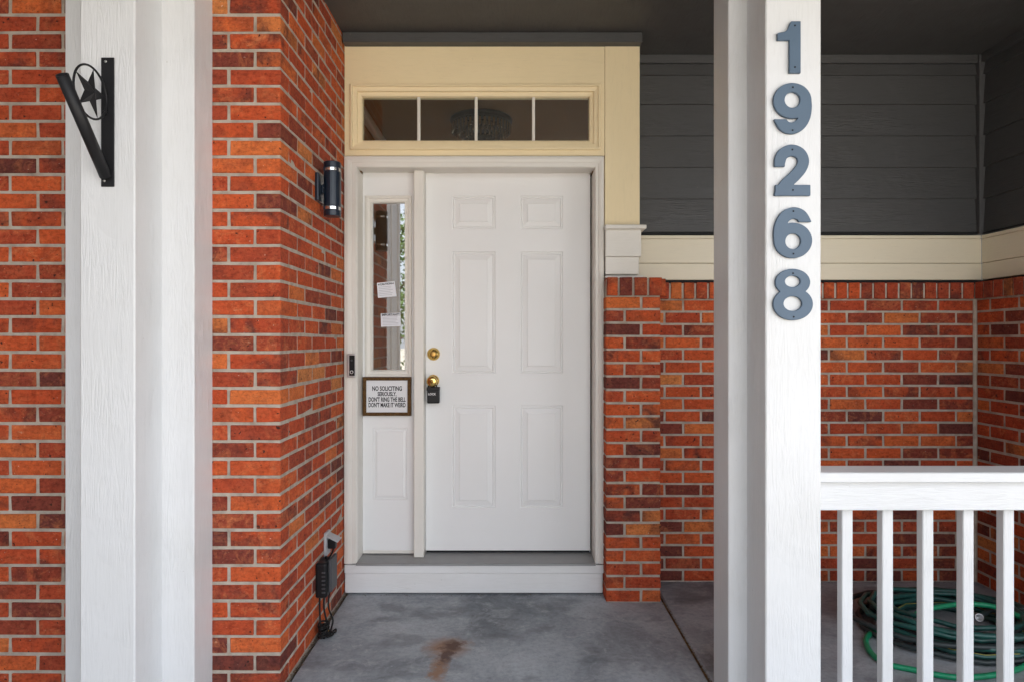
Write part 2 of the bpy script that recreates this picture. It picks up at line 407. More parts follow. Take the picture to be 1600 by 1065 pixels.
# ------------------------------------------------------------------ bricks
_bm = {}
def brick_mesh(L, T, H, var):
    k = (round(L, 3), round(T, 3), round(H, 3), var)
    if k not in _bm:
        rr = random.Random(hash(k) & 0xffff)
        b = bmesh.new(); abox(b, -L/2, L/2, 0, T, -H/2, H/2)
        for v in b.verts: v.co += Vector((rr.uniform(-.0012,.0012), rr.uniform(-.0008,.0012), rr.uniform(-.0012,.0012)))
        bmesh.ops.bevel(b, geom=list(b.edges), offset=.0022, segments=1, affect='EDGES', clamp_overlap=True)
        for v in b.verts: v.co += Vector((rr.uniform(-.0008,.0008), rr.uniform(-.0006,.0006), rr.uniform(-.0008,.0008)))
        me = bpy.data.meshes.new('brick'); b.to_mesh(me); b.free(); me.materials.append(M['brick']); _bm[k] = me
    return _bm[k]
def brick(parent, a0, a1, z0, z1, face, depth, plane, name='brick'):
    """face 'f': front towards camera at y=plane, spans x a0..a1;  'r': faces +x at x=plane, spans y;  'l': faces -x"""
    L = a1-a0
    if L < .018: return
    me = brick_mesh(L, depth, z1-z0, random.randrange(5)); m = (a0+a1)/2; z = (z0+z1)/2; j = random.uniform(-.0012, .0015)
    if face == 'f': loc, rz = (m, plane+j, z), 0
    elif face == 'r': loc, rz = (plane-j, m, z), R(90)
    else: loc, rz = (plane+j, m, z), R(-90)
    o = link(name, me, None, parent, Vector(loc)-wloc(parent), (random.uniform(-.004,.004), random.uniform(-.003,.003), rz+random.uniform(-.004,.004)))
    return o
G = .0062                                       # half a joint
def course(parent, k, joints, a0, a1, face, depth, plane, zb=0.0):
    z0, z1 = zb+k*CR+G-.001, zb+(k+1)*CR-G-.001
    js = [a0-G] + [j for j in sorted(joints) if a0+.012 < j < a1-.012] + [a1+G]
    for p, q in zip(js, js[1:]): brick(parent, p+G, q-G, z0, z1, face, depth, plane)
NC = 44
w1 = thing('brick_wall', (-1.75, D_FR, 0), 'orange red brick front wall at left, behind the white post with star bracket', 'wall')
w2 = thing('brick_wall', (XW, 3.0, 0), 'brick side wall of the entry recess, carrying the wall lamp', 'wall')
for k in range(NC):
    even = k % 2 == 0
    off = -1.93 if even else -1.824
    course(w1, k, [off+.203*n for n in range(-4, 6)], -2.62, -1.585, 'f', .09, D_FR)
    if even:
        course(w1, k, [XW-.194-G], XW-.194-G-.11, XW, 'f', .092, D_FR)
        course(w2, k, [D_FR+.092+.203*n+G for n in range(1, 6)], D_FR+.092+2*G, 3.53, 'r', .09, XW)
    else:
        course(w1, k, [], XW-.092-2*G-.20, XW-.092-2*G, 'f', .09, D_FR)
        course(w2, k, [D_FR+.194+G+.203*n for n in range(0, 6)], D_FR, 3.53, 'r', .092, XW)
bm = bmesh.new(); abox(bm, -3.2, XW-.003, D_FR+.0045, D_FR+.12, -.2, CEIL); fin('mortar', bm, M['mortar'], w1)
bm = bmesh.new(); abox(bm, XW-.12, XW-.0022, D_FR+.125, 3.59, -.2, CEIL); fin('mortar', bm, M['mortar'], w2)
ga = thing('added_garage_wall', (-2.4, -1.2, -.22), 'guessed garage wall and corner board, added for the strip mirrored in the sidelight glass', 'wall')  # guessed wall out of view, built to give the strip reflected in the sidelight
for i in range(22): box('wall_board', -2.30, -2.075+(.02 if i % 2 else 0), -4.70+.33*i, -4.372+.33*i, -.22, 4.9, M['garage'], ga, .004)
box('corner_board', -2.20, -2.05, -4.86, -4.705, -.22, 4.9, M['garage'], ga, .004)
box('end_wall', -7.0, -2.205, -4.86, -4.705, -.22, 4.9, M['garage'], ga, .004)
# alcove back wall
NB = 23; ZT = NB*CR
w3 = thing('brick_wall', (1.7, D_BACK, 0), 'low brick back wall of the alcove under grey siding, between pier and corner', 'wall')
for k in range(NB):
    course(w3, k, [(2.3737 if k % 2 == 0 else 2.27)+.203*n for n in range(-9, 2)], .675, X_RW-.012, 'f', .09, D_BACK)
bm = bmesh.new(); abox(bm, .66, X_RW-.002, D_BACK+.0045, D_BACK+.09, -.2, ZT+.084); fin('mortar', bm, M['mortar'], w3)
bm = bmesh.new(); abox(bm, X_RW-.016, X_RW+.006, D_BACK-.004, D_BACK+.02, 0, ZT); fin('corner_mortar', bm, M['mortar'], w3)
n = 0; x = X_RW-.028
while x-.058 > .77:
    o = brick(w3, x-.058, x, ZT+.002, ZT+.0905, 'f', .10, D_BACK-.030, 'cap_brick'); x -= .0702
# right return wall
w4 = thing('brick_wall', (X_RW, 3.1, 0), 'brick return wall at the far right edge behind the railing', 'wall')
for k in range(NB):
    y1 = D_BACK-.012
    js = [3.5425-.203*n for n in range(0, 6)] if k % 2 == 0 else [3.439-.203*n for n in range(0, 6)]
    course(w4, k, js, 2.50, y1, 'l', .09, X_RW)
bm = bmesh.new(); abox(bm, X_RW+.0025, X_RW+.095, 2.45, D_BACK+.09, -.2, ZT+.084); fin('mortar', bm, M['mortar'], w4)
y = D_BACK-.032
while y-.058 > 2.50:
    brick(w4, y-.058, y, ZT+.002, ZT+.0905, 'l', .10, X_RW-.030, 'cap_brick'); y -= .0702
# pier beside the door
w5 = thing('brick_pier', (.62, 3.5, 0), 'narrow brick pier with soldier cap right of the front door', 'pier')
XP0, XP1 = .481, .761
for k in range(NB):
    course(w5, k, [.662 if k % 2 == 0 else .577], XP0, XP1, 'f', .092, D_PIER)
    course(w5, k, [], D_PIER+.092+2*G, D_BACK-.012, 'r', .085, XP1)
    course(w5, k, [], D_PIER+.092+2*G, D_BACK-.012, 'l', .085, XP0)
bm = bmesh.new(); abox(bm, XP0+.004, XP1-.003, D_PIER+.0045, D_BACK+.006, -.2, ZT+.084); fin('mortar', bm, M['mortar'], w5)
x = PX(1034, D_PIER-.03)
for i in range(4):
    w_ = .0625 if i < 3 else .052
    brick(w5, x-w_, x, ZT+.001, ZT+.0925, 'f', .10, D_PIER-.030, 'cap_brick'); x -= w_+.012
bm = bmesh.new(); abox(bm, XP0+.012, PX(1033, D_PIER-.03), D_PIER-.021, D_PIER+.1, ZT+.003, ZT+.088); fin('cap_mortar', bm, M['mortar'], w5)
for i in range(4): brick(w5, D_PIER+.035+i*.0715, D_PIER+.095+i*.0715, ZT+.001, ZT+.0905, 'r', .10, XP1+.034, 'cap_brick')
bm = bmesh.new(); abox(bm, X_RW-.9-.9, X_RW-.024, D_BACK-.022, D_BACK+.05, ZT+.004, ZT+.086); fin('cap_mortar', bm, M['mortar'], w3)
bm = bmesh.new(); abox(bm, X_RW-.022, X_RW+.05, 2.46, D_BACK-.024, ZT+.004, ZT+.086); fin('cap_mortar', bm, M['mortar'], w4)

# ------------------------------------------------------------------ lap siding and bands above the low brick walls
DS = 3.712; XS = 2.655
s1 = thing('siding_wall', (1.7, DS, ZT+.1), 'dark grey lap siding on the alcove back wall above cream band', 'siding')
s2 = thing('siding_wall', (XS, 3.1, ZT+.1), 'dark grey lap siding on the right return wall at photo edge', 'siding')
zb = [PZ(y, 3.70) for y in (362.5, 310.8, 261.5, 212.2, 163.4, 117.4, 99.8)]
def lap(parent, a0, a1, z0, z1, face):
    b = bmesh.new()
    lo, hi, th = .0, .013, .02
    pr = [(lo, z0), (hi, z1+.012), (hi+.012, z1+.012), (lo+.016, z0)]
    vs = []
    for a in (a0, a1):
        vs.append([b.verts.new((a, DS-.012+o, z) if face == 'f' else (XS-.012+o, a, z)) for o, z in pr])
    for i in range(4): b.faces.new([vs[0][i], vs[0][(i+1)%4], vs[1][(i+1)%4], vs[1][i]])
    b.faces.new(vs[0]); b.faces.new(vs[1])
    fin('siding_board', b, M['grey_x' if face == 'f' else 'grey_y'], parent, center=True)
for z0, z1 in zip(zb, zb[1:]):
    lap(s1, .60, XS-.034, z0, z1, 'f'); lap(s2, 1.98, DS-.034, z0-.004, z1-.004, 'l')
box('top_trim', .60, XS-.036, DS-.024, DS+.02, zb[-1], CEIL-.001, M['grey_x'], s1, .002)
box('top_trim', XS-.024, XS+.02, 1.98, DS-.036, zb[-1], CEIL-.001, M['grey_y'], s2, .002)
box('corner_post', XS-.030, XS+.02, DS-.030, DS+.02, PZ(366, 3.68), CEIL-.002, M['grey_z'], s1, .003)
box('flashing', .60, XS-.03, DS-.016, DS+.01, PZ(367, 3.70), zb[0]-.003, M['seal_and_gap'], s1, .001)
box('flashing', XS-.016, XS+.01, 1.98, DS-.032, PZ(367, 3.70), zb[0]-.007, M['seal_and_gap'], s2, .001)
DB = 3.67; XB = 2.628
Z3, Z2, Z1, Z0 = PZ(368.5, DB), PZ(374, DB), PZ(411.7, DB), PZ(437.6, DB)
for (nm, za, zc, o) in (('band_cap', Z2+.0005, Z3, .012), ('band_board', Z1+.001, Z2, .003), ('band_board', Z0, Z1-.001, 0)):
    box(nm, .60, XB-o, DB-o, DS+.02, za, zc, M['band'], s1, .002)
    box(nm, XB-o, XS+.02, 1.98, DB-o-.001, za, zc, M['band_y'], s2, .002)
box('gap_shade_strip', .60, XS, DB+.012, DS+.02, ZT+.086, Z0-.001, M['seal_and_gap'], s1, 0)  # black strip filling the gap under the band, stands for its shade
box('gap_shade_strip', XB+.012, XS+.02, 1.98, DB+.011, ZT+.086, Z0-.001, M['seal_and_gap'], s2, 0)  # same painted gap shade along the return wall

# ------------------------------------------------------------------ door surround, transom
su = thing('door_surround', (.2, D_HEAD, 0), 'cream painted board surround over and beside the front door', 'door trim')
xs = [XW+.002, PX(547.5, D_HEAD), PX(938.5, D_HEAD), PX(944.8, D_HEAD)-.0008]; zs = [PZ(243.6, D_HEAD), PZ(235.2, D_HEAD), PZ(132.5, D_HEAD), PZ(64, D_HEAD)]
b = bmesh.new(); slab_holes(b, xs, zs, {(1, 1)}, D_HEAD, 3.60); fin('head_board', b, M['cream_h'], su)
XL0, XL1 = PX(944.8, D_HEAD)+.0008, PX(999.5, D_HEAD)
box('side_board', XL0, XL1, D_HEAD-.002, 3.72, PZ(352, D_HEAD), PZ(64, D_HEAD), M['cream_v'], su, .002)
pbox('block_cap', 945.5, 1010.5, 351, 357.5, 3.40, .12, M['trim_h'], su, .003)
pbox('block', 946, 1002, 357.9, 401, 3.43, .12, M['trim_h'], su, .003)
pbox('block', 946, 998.5, 401.6, 429, 3.44, .12, M['trim_h'], su, .003)
pbox('block_sill', 946, 1005, 430.8, 434.2, 3.425, .12, M['trim_h'], su, .001)
tw = thing('transom_window', (PX(743, D_HEAD), D_HEAD, PZ(235, D_HEAD)), 'four pane transom window in cream frame above the front door', 'window')
tx0, tx1, tz0, tz1 = xs[1], xs[2], zs[1], zs[2]
wgl = PX(565, 3.49)-tx0
frame('window_frame', tx0, tx1, tz0, tz1, [(0, D_HEAD+.05), (0, D_HEAD-.010), (.004, D_HEAD-.014), (.012, D_HEAD-.014), (.016, D_HEAD-.004), (.034, D_HEAD-.001), (.037, D_HEAD+.012), (.050, D_HEAD+.014), (.058, D_HEAD+.022), (.060, D_HEAD+.06)], M['cream_h'], tw)
gx0, gx1, gz0, gz1 = PX(565, 3.5), PX(921.6, 3.5), PZ(226, 3.5), PZ(153, 3.5)
frame('bottom_bead', tx0+.05, tx1-.05, tz0+.02, tz1-.05, [(0, D_HEAD+.03), (0, D_HEAD+.012), (.007, D_HEAD+.014), (.009, D_HEAD+.03)], M['cream_h'], tw)
mun = [gx0]+[PX(p, 3.5) for p in (654.3, 743.9, 833.5)]+[gx1]
for i in range(4):
    box('pane', mun[i]+.0004, mun[i+1]-.0004, 3.512, 3.516, gz0-.006, gz1+.006, M['glass_low'], tw, 0)
for i in range(1, 4):
    box('muntin', mun[i]-.008, mun[i]+.008, 3.496, 3.511, gz0-.004, gz1+.004, M['trim_v'], tw, .003)

# ------------------------------------------------------------------ door frame with sidelight
df = thing('door_frame', (.0, D_CAS, 0), 'white painted door frame with threshold, mullion and base boards', 'door frame')
cx0, cx1 = XW+.003, PX(944, D_CAS); cz0, cz1 = PZ(880, D_CAS), PZ(244, D_CAS)
iw = PX(557, D_CAS)-cx0; iwr = cx1-PX(930, D_CAS)
def casing(nm, pts_a, pts_b, mat):
    """casing board: two mitred ends given as (x,z) outer->inner"""
    b = bmesh.new(); rows = []
    for (ox, oz), (ix, iz) in (pts_a, pts_b):
        row = []
        for t, y in ((0, 3.52), (0, D_CAS+.004), (.06, D_CAS), (.30, D_CAS-.002), (.55, D_CAS+.001), (.62, D_CAS+.005), (.92, D_CAS+.006), (1.0, D_CAS+.011), (1.0, 3.53)):
            row.append(b.verts.new((ox+(ix-ox)*t, y, oz+(iz-oz)*t)))
        rows.append(row)
    n = len(rows[0])
    for i in range(n): b.faces.new([rows[0][i], rows[0][(i+1)%n], rows[1][(i+1)%n], rows[1][i]])
    b.faces.new(rows[0]); b.faces.new(rows[1])
    fin(nm, b, mat, df)
top = PZ(261.5, D_CAS)
casing('casing', ((cx0, cz0), (cx0+iw, cz0)), ((cx0, cz1), (cx0+iw, top)), M['trim_v'])
casing('casing', ((cx1, cz0), (cx1-iwr, cz0)), ((cx1, cz1), (cx1-iwr, top)), M['trim_v'])
casing('casing', ((cx0, cz1+.0005), (cx0+iw, top+.0005)), ((cx1, cz1+.0005), (cx1-iwr, top+.0005)), M['trim_h'])
jx0, jx1 = PX(566.5, D_SIDE), PX(924.6, D_SLAB)
jt = PZ(269.5, D_SLAB)
ZTH = 1.338-1.167
box('jamb', cx0+iw-.004, jx0, D_CAS+.016, 3.66, ZTH, top-.004, M['trim_v'], df, .003)
box('jamb', jx1, cx1-iwr+.004, D_CAS+.016, 3.66, ZTH, top-.004, M['trim_v'], df, .003)
box('head_jamb', jx0+.0006, jx1-.0006, D_CAS+.016, 3.66, jt, top+.004, M['trim_h'], df, .003)
mx0, mx1 = PX(646.5, D_MUL), PX(662.0, D_MUL)
box('mullion', mx0, mx1, D_MUL, 3.66, ZTH+.004, jt-.0006, M['trim_v'], df, .003)
b = bmesh.new()
for x_ in (jx0-.028, jx1+.02): pass
pts = [(3.447, ZTH-.012), (3.447, ZTH-.004), (3.452, ZTH), (3.585, ZTH+.004), (3.60, ZTH+.006), (3.66, ZTH+.006), (3.66, ZTH-.012)]
ra = [b.verts.new((PX(556.5, 3.45), y, z)) for y, z in pts]; rb = [b.verts.new((PX(930.5, 3.45), y, z)) for y, z in pts]
for i in range(7): b.faces.new([ra[i], ra[(i+1)%7], rb[(i+1)%7], rb[i]])
b.faces.new(ra); b.faces.new(rb); fin('threshold', b, M['alu'], df)
box('base_board', XW+.004, PX(943, D_BASE), D_BASE-.004, 3.6, PZ(894.6, D_BASE), PZ(880.8, D_BASE)-.002, M['base_h'], df, .002)
box('base_board', XW+.005, PX(942, D_BASE), D_BASE, 3.6, PZ(926.6, D_BASE)+.002, PZ(895.1, D_BASE), M['base_h'], df, .004)
box('toe_shade_strip', XW+.02, PX(944, D_BASE), D_BASE+.02, 3.6, -.02, PZ(926.6, D_BASE)-.001, M['seal_and_gap'], df, 0)  # black strip painting the shade below the base board
# sidelight
sl = thing('sidelight_window', (PX(606, D_SIDE), D_SIDE, ZTH), 'narrow sidelight panel with tall glass left of the front door', 'window')
sx0, sx1 = jx0+.0008, mx0+.010
ox0, ox1, oz0, oz1 = PX(571, D_SIDE), PX(643.5, D_SIDE), PZ(588.5, D_SIDE), PZ(306.5, D_SIDE)
lx0, lx1, lz0, lz1 = PX(583, D_SIDE), PX(636, D_SIDE), PZ(780, D_SIDE), PZ(668, D_SIDE)
b = bmesh.new(); slab_holes(b, [sx0, ox0+.02, ox1-.02, sx1], [oz0-.012, oz0+.02, oz1-.02, jt-.0008], {(1, 1)}, D_SIDE, 3.64); fin('upper_panel', b, M['door'], sl)
b = bmesh.new(); slab_holes(b, [sx0, lx0, lx1, sx1], [ZTH+.026, lz0, lz1, oz0-.0122], {(1, 1)}, D_SIDE, 3.64); fin('lower_panel', b, M['door'], sl)
PROF = [(0, 0), (.0015, .0035), (.005, .0045), (.008, .0022), (.012, .0022), (.016, .0050), (.040, .0018), (.0415, .0), (.044, -.0004)]
def panel(nm, x0, x1, z0, z1, y, mat, parent, sc=1.0):
    b = bmesh.new(); rings(b, x0, x1, z0, z1, [(i*sc, y+dy*1.25) for i, dy in PROF]); fin(nm, b, mat, parent)
panel('inset_panel', lx0, lx1, lz0, lz1, D_SIDE, M['door'], sl, .5)
box('bottom_rail', sx0, sx1, D_SIDE-.004, 3.64, ZTH+.009, ZTH+.0258, M['trim_h'], sl, .002)
frame('glass_stop', ox0, ox1, oz0, oz1, [(0, D_SIDE+.005), (0, D_SIDE-.008), (.004, D_SIDE-.011), (.014, D_SIDE-.011), (.018, D_SIDE-.006), (.028, D_SIDE-.004), (.033, D_SIDE-.010), (.037, D_SIDE-.010), (.0395, D_SIDE+.002), (.0395, D_SIDE+.03)], M['trim_v'], sl)
GY = D_SIDE+.008
box('pane', ox0+.03, ox1-.03, GY, GY+.005, oz0+.03, oz1-.03, M['glass'], sl, 0)
# front door
fd = thing('front_door', (PX(794, D_SLAB), D_SLAB, ZTH), 'white six panel front door with brass deadbolt and knob', 'door')
dx0, dx1 = PX(665.0, D_SLAB), PX(922.2, D_SLAB); dz0, dz1 = PZ(859.0, D_SLAB), PZ(271.2, D_SLAB)
cols = [(PX(706.5, D_SLAB), PX(774, D_SLAB)), (PX(812.5, D_SLAB), PX(879.5, D_SLAB))]
rows = [(PZ(792.5, D_SLAB), PZ(633, D_SLAB)), (PZ(583, D_SLAB), PZ(393.5, D_SLAB)), (PZ(358.5, D_SLAB), PZ(306.5, D_SLAB))]
b = bmesh.new(); slab_holes(b, [dx0, *cols[0], *cols[1], dx1], [dz0, *rows[0], *rows[1], *rows[2], dz1], {(i, j) for i in (1, 3) for j in (1, 3, 5)}, D_SLAB, 3.635)
fin('door_slab', b, M['door'], fd)
for (a, c) in cols:
    for (e, f) in rows: panel('door_panel', a, c, e, f, D_SLAB, M['door'], fd, 1.0)
box('door_core', dx0+.002, dx1-.002, 3.6355, 3.645, dz0+.002, dz1-.002, M['door'], fd, 0)
box('weather_seal', dx0-.03, dx1+.03, 3.648, 3.655, ZTH+.016, jt-.001, M['seal_and_gap'], df, 0)
box('door_sweep', dx0+.004, dx1-.004, D_SLAB+.012, D_SLAB+.03, ZTH+.0065, dz0-.0006, M['seal_and_gap'], fd, 0)
kx, kz, bz = PX(677, D_SLAB), PZ(594, D_SLAB), PZ(552.7, D_SLAB)
b = bmesh.new(); lathe(b, [(.0, 0), (.035, 0), (.035, .006), (.031, .013), (.026, .016), (.024, .022), (.0, .022)], (kx+.002, D_SLAB, bz), (0, -1, 0), 32)
dbt = fin('deadbolt', b, M['brass'], fd, True)
b = bmesh.new(); lathe(b, [(.0, .0222), (.0165, .0222), (.0165, .026), (.012, .0275), (0, .0275)], (kx+.002, D_SLAB, bz), (0, -1, 0), 24); fin('key_cylinder', b, M['brass_dark'], dbt, True)
b = bmesh.new(); lathe(b, [(0, 0), (.033, 0), (.033, .005), (.026, .011), (.013, .016), (.012, .034), (.018, .040), (.0275, .048), (.0300, .058), (.0275, .068), (.020, .074), (.0, .075)], (kx, D_SLAB, kz), (0, -1, 0), 32)
kn = fin('door_knob', b, M['brass'], fd, True)
b = bmesh.new(); lathe(b, [(0, .0752), (.010, .0752), (.010, .077), (0, .077)], (kx, D_SLAB, kz), (0, -1, 0), 20); fin('key_cylinder', b, M['brass_dark'], kn, True)
# lockbox
ly = D_SLAB-.030; lk = thing('key_lockbox', (kx, ly, PZ(629, ly)), 'small black key lockbox hanging from the brass door knob', 'lockbox')
lbd = box('body', PX(667.5, ly-.02), PX(686.5, ly-.02), ly-.028, ly+.010, PZ(629, ly), PZ(604.5, ly), M['black_plastic'], lk, .006, 2)
box('cover_rim', PX(666.8, ly-.02), PX(687, ly-.02), ly-.031, ly+.004, PZ(609, ly), PZ(603.5, ly), M['black_plastic'], lk, .003, 2)
b = bmesh.new(); cxm = kx; zt = PZ(604.5, ly)
tube(b, smooth_path([(cxm-.021, ly-.006, zt-.01), (cxm-.022, ly-.006, zt+.020), (cxm-.016, ly-.006, kz+.006), (cxm, ly-.006, kz+.0175), (cxm+.016, ly-.006, kz+.006), (cxm+.022, ly-.006, zt+.020), (cxm+.021, ly-.006, zt-.01)], 4), .0035, 8)
fin('shackle', b, M['black_metal'], lk, True)
text('lettering', 'LOCK', .016, kx, ly-.0287, PZ(614.5, ly), M['white_ink'], lbd, .0004, .0003, .95)

# ------------------------------------------------------------------ no-soliciting sign, notices, doorbell
DG = D_SIDE-.028
sg = thing('no_soliciting_sign', (PX(604, DG), DG, PZ(649, DG)), 'wood framed white no soliciting sign below the sidelight glass', 'sign')
gx0_, gx1_, gz0_, gz1_ = PX(566.6, DG), PX(641.8, DG), PZ(649, DG), PZ(588.4, DG)
frame('sign_frame', gx0_, gx1_, gz0_, gz1_, [(0, DG+.0275), (0, DG+.002), (.002, DG), (.016, DG), (.018, DG+.002), (.018, DG+.018)], M['walnut'], sg)
sfc = box('sign_face', gx0_+.012, gx1_-.012, DG+.010, DG+.016, gz0_+.012, gz1_-.012, M['board'], sg, 0)
sgx = (gx0_+gx1_)/2
for t, py, w_, sz in (('NO SOLICITING', 606.8, 46.5, .034), ('SERIOUSLY,', 615.3, 29.5, .031), ("DON'T RING THE BELL", 624, 58, .033), ("DON'T MAKE IT WEIRD", 632.6, 58, .033)):
    o = text('lettering', t, sz, sgx, DG+.0096, PZ(py, DG), M['ink'], sfc, .0009, .0003)
    bw = max(v.co.x for v in o.data.vertices)-min(v.co.x for v in o.data.vertices); want = w_*DG/F
    o.data.transform(Matrix.Diagonal((want/bw, 1, 1, 1)))
def notice(lbl, corners, head, hs, tri):
    d = GY-.001; cxp = sum(c[0] for c in corners)/4; czp = sum(c[1] for c in corners)/4
    nt = thing('paper_notice', (PX(cxp, d), d, PZ(czp, d)), lbl, 'notice', 'notices stuck on the sidelight glass')
    b = bmesh.new(); f = [b.verts.new((PX(x, d), d, PZ(y, d))) for x, y in corners]; g = [b.verts.new((PX(x, d), d-.0008, PZ(y, d))) for x, y in corners]
    b.faces.new(f); b.faces.new(g)
    for i in range(4): b.faces.new([f[i], f[(i+1)%4], g[(i+1)%4], g[i]])
    pp = fin('paper', b, M['paper'], nt)
    (ax, ay), (bx, by), (c2x, c2y), (d2x, d2y) = corners
    rot = math.atan2(by-ay, bx-ax)
    def at(u, v): return (ax+(bx-ax)*u+(d2x-ax)*v, ay+(by-ay)*u+(d2y-ay)*v)
    hx, hy = at(.5, .13)
    o = text('lettering', head, hs, PX(hx, d), d-.0011, PZ(hy, d), M['ink'], pp, .0006, .0002, 1.0, rot)
    if tri:
        for u in (.1, .9):
            qx, qy = at(u, .13); b = bmesh.new(); cxx, czz = PX(qx, d), PZ(qy, d)
            lathe(b, [(0, .0008), (.006, .0008), (.006, .0012), (0, .0012)], (cxx, d, czz), (0, -1, 0), 3); fin('warning_triangle', b, M['ink'], pp)
    b = bmesh.new(); rr = random.Random(len(head))
    for i in range(6):
        v_ = .32+.11*i; u0, u1 = .08, rr.uniform(.72, .94)
        p, q = at(u0, v_), at(u1, v_); h_ = .0022
        vs = [b.verts.new((PX(x, d), d-.0011, PZ(y, d)+s)) for (x, y), s in ((p, 0), (q, 0), (q, h_), (p, h_))]; b.faces.new(vs)
    fin('small_print', b, M['faint'], pp)
notice('upper white paper caution notice stuck on the sidelight glass', [(588.9, 442.4), (616.7, 439.7), (619.6, 463.3), (590.6, 465.8)], 'CAUTION', .0145, True)
notice('lower white paper notice headed IMPORTANT on the sidelight glass', [(595, 490), (625.6, 489), (626.4, 509.5), (595.4, 510.6)], 'IMPORTANT!', .0165, False)
dbd = D_CAS-.004; bx0, bx1, bz0, bz1 = PX(542.2, dbd-.02), PX(555.2, dbd-.02), PZ(588.6, dbd), PZ(552, dbd)
dbl = thing('video_doorbell', ((bx0+bx1)/2, dbd, bz0), 'silver and black video doorbell on the left door casing', 'doorbell')
box('mount', bx0-.001, bx1-.006, dbd-.010, dbd+.006, bz0+.003, bz1-.003, M['black_plastic'], dbl, .003, 2)
box('housing', bx0+.001, bx1, dbd-.026, dbd-.0105, bz0, bz1, M['silver'], dbl, .005, 3)
fx = bx0+.0262
fc = box('face_plate', bx0+.013, bx1-.0015, dbd-.0285, dbd-.0265, bz0+.009, bz1-.008, M['black_plastic'], dbl, .001)
b = bmesh.new(); lathe(b, [(0, 0), (.0055, 0), (.0055, .002), (.0035, .003), (0, .003)], (fx, dbd-.0285, bz1-.035), (0, -1, 0), 16); fin('camera_lens', b, M['dark_grey'], fc, True)
b = bmesh.new(); lathe(b, [(.0055, 0), (.0095, 0), (.0095, .002), (.0055, .002), (.0055, 0)], (fx, dbd-.0285, bz0+.028), (0, -1, 0), 20); fin('button_ring', b, M['silver'], fc, True)

# ------------------------------------------------------------------ posts
D1, D2, D3 = 2.203, 2.374, 2.548
lp = thing('porch_post', (-1.39, 2.36, 0), 'white boxed half post against brick at left, holding the star bracket', 'post', 'white porch posts')
box('front_box', PX(124.5, D1), PX(210.5, D1), D1, D2+.004, 0, CEIL-.001, M['white_v'], lp, .004)
box('body_box', PX(101, D2), PX(303, D2), D2, D_FR+.004, 0, CEIL-.001, M['white_v'], lp, .004)
rp = thing('porch_post', (.945, 2.46, 0), 'white boxed porch post carrying the house numbers', 'post', 'white porch posts')
PXA, PXB = PX(1196, D1), PX(1283, D1)
box('front_box', PXA, PXB, D1, D2+.004, 0, CEIL-.001, M['white_v'], rp, .004)
box('body_box', PX(1138, D2), PXB+.066, D2, D3, 0, CEIL-.001, M['white_v'], rp, .004)
box('back_box', PXA, PXB, D3-.004, D3+.17, 0, CEIL-.001, M['white_v'], rp, .004)

# ------------------------------------------------------------------ railing
ra_ = thing('porch_railing', (1.8, 2.44, 0), 'white wooden porch railing with square balusters right of the post', 'railing')
RX0, RX1 = PXB+.0668, X_RW-.004
box('cap_rail', RX0, RX1, 2.372, 2.508, .826, .863, M['white_h'], ra_, .004)
box('front_board', RX0, RX1, 2.402, 2.440, .719, .8255, M['white_h'], ra_, .003)
box('bottom_rail', RX0, RX1, 2.432, 2.486, .0005, .03, M['white_h'], ra_, .003)
X_B = PX(1315.8, 2.4405)
b = bmesh.new(); abox(b, 0, .0405, 0, .040, 0, .80, .003); me = bpy.data.meshes.new('baluster'); b.to_mesh(me); b.free(); me.materials.append(M['white_v'])
xb = X_B
while xb < RX1-.06:
    link('baluster', me, None, ra_, Vector((xb, 2.4405, .0304))-wloc(ra_)); xb += 63.1*2.4405/F

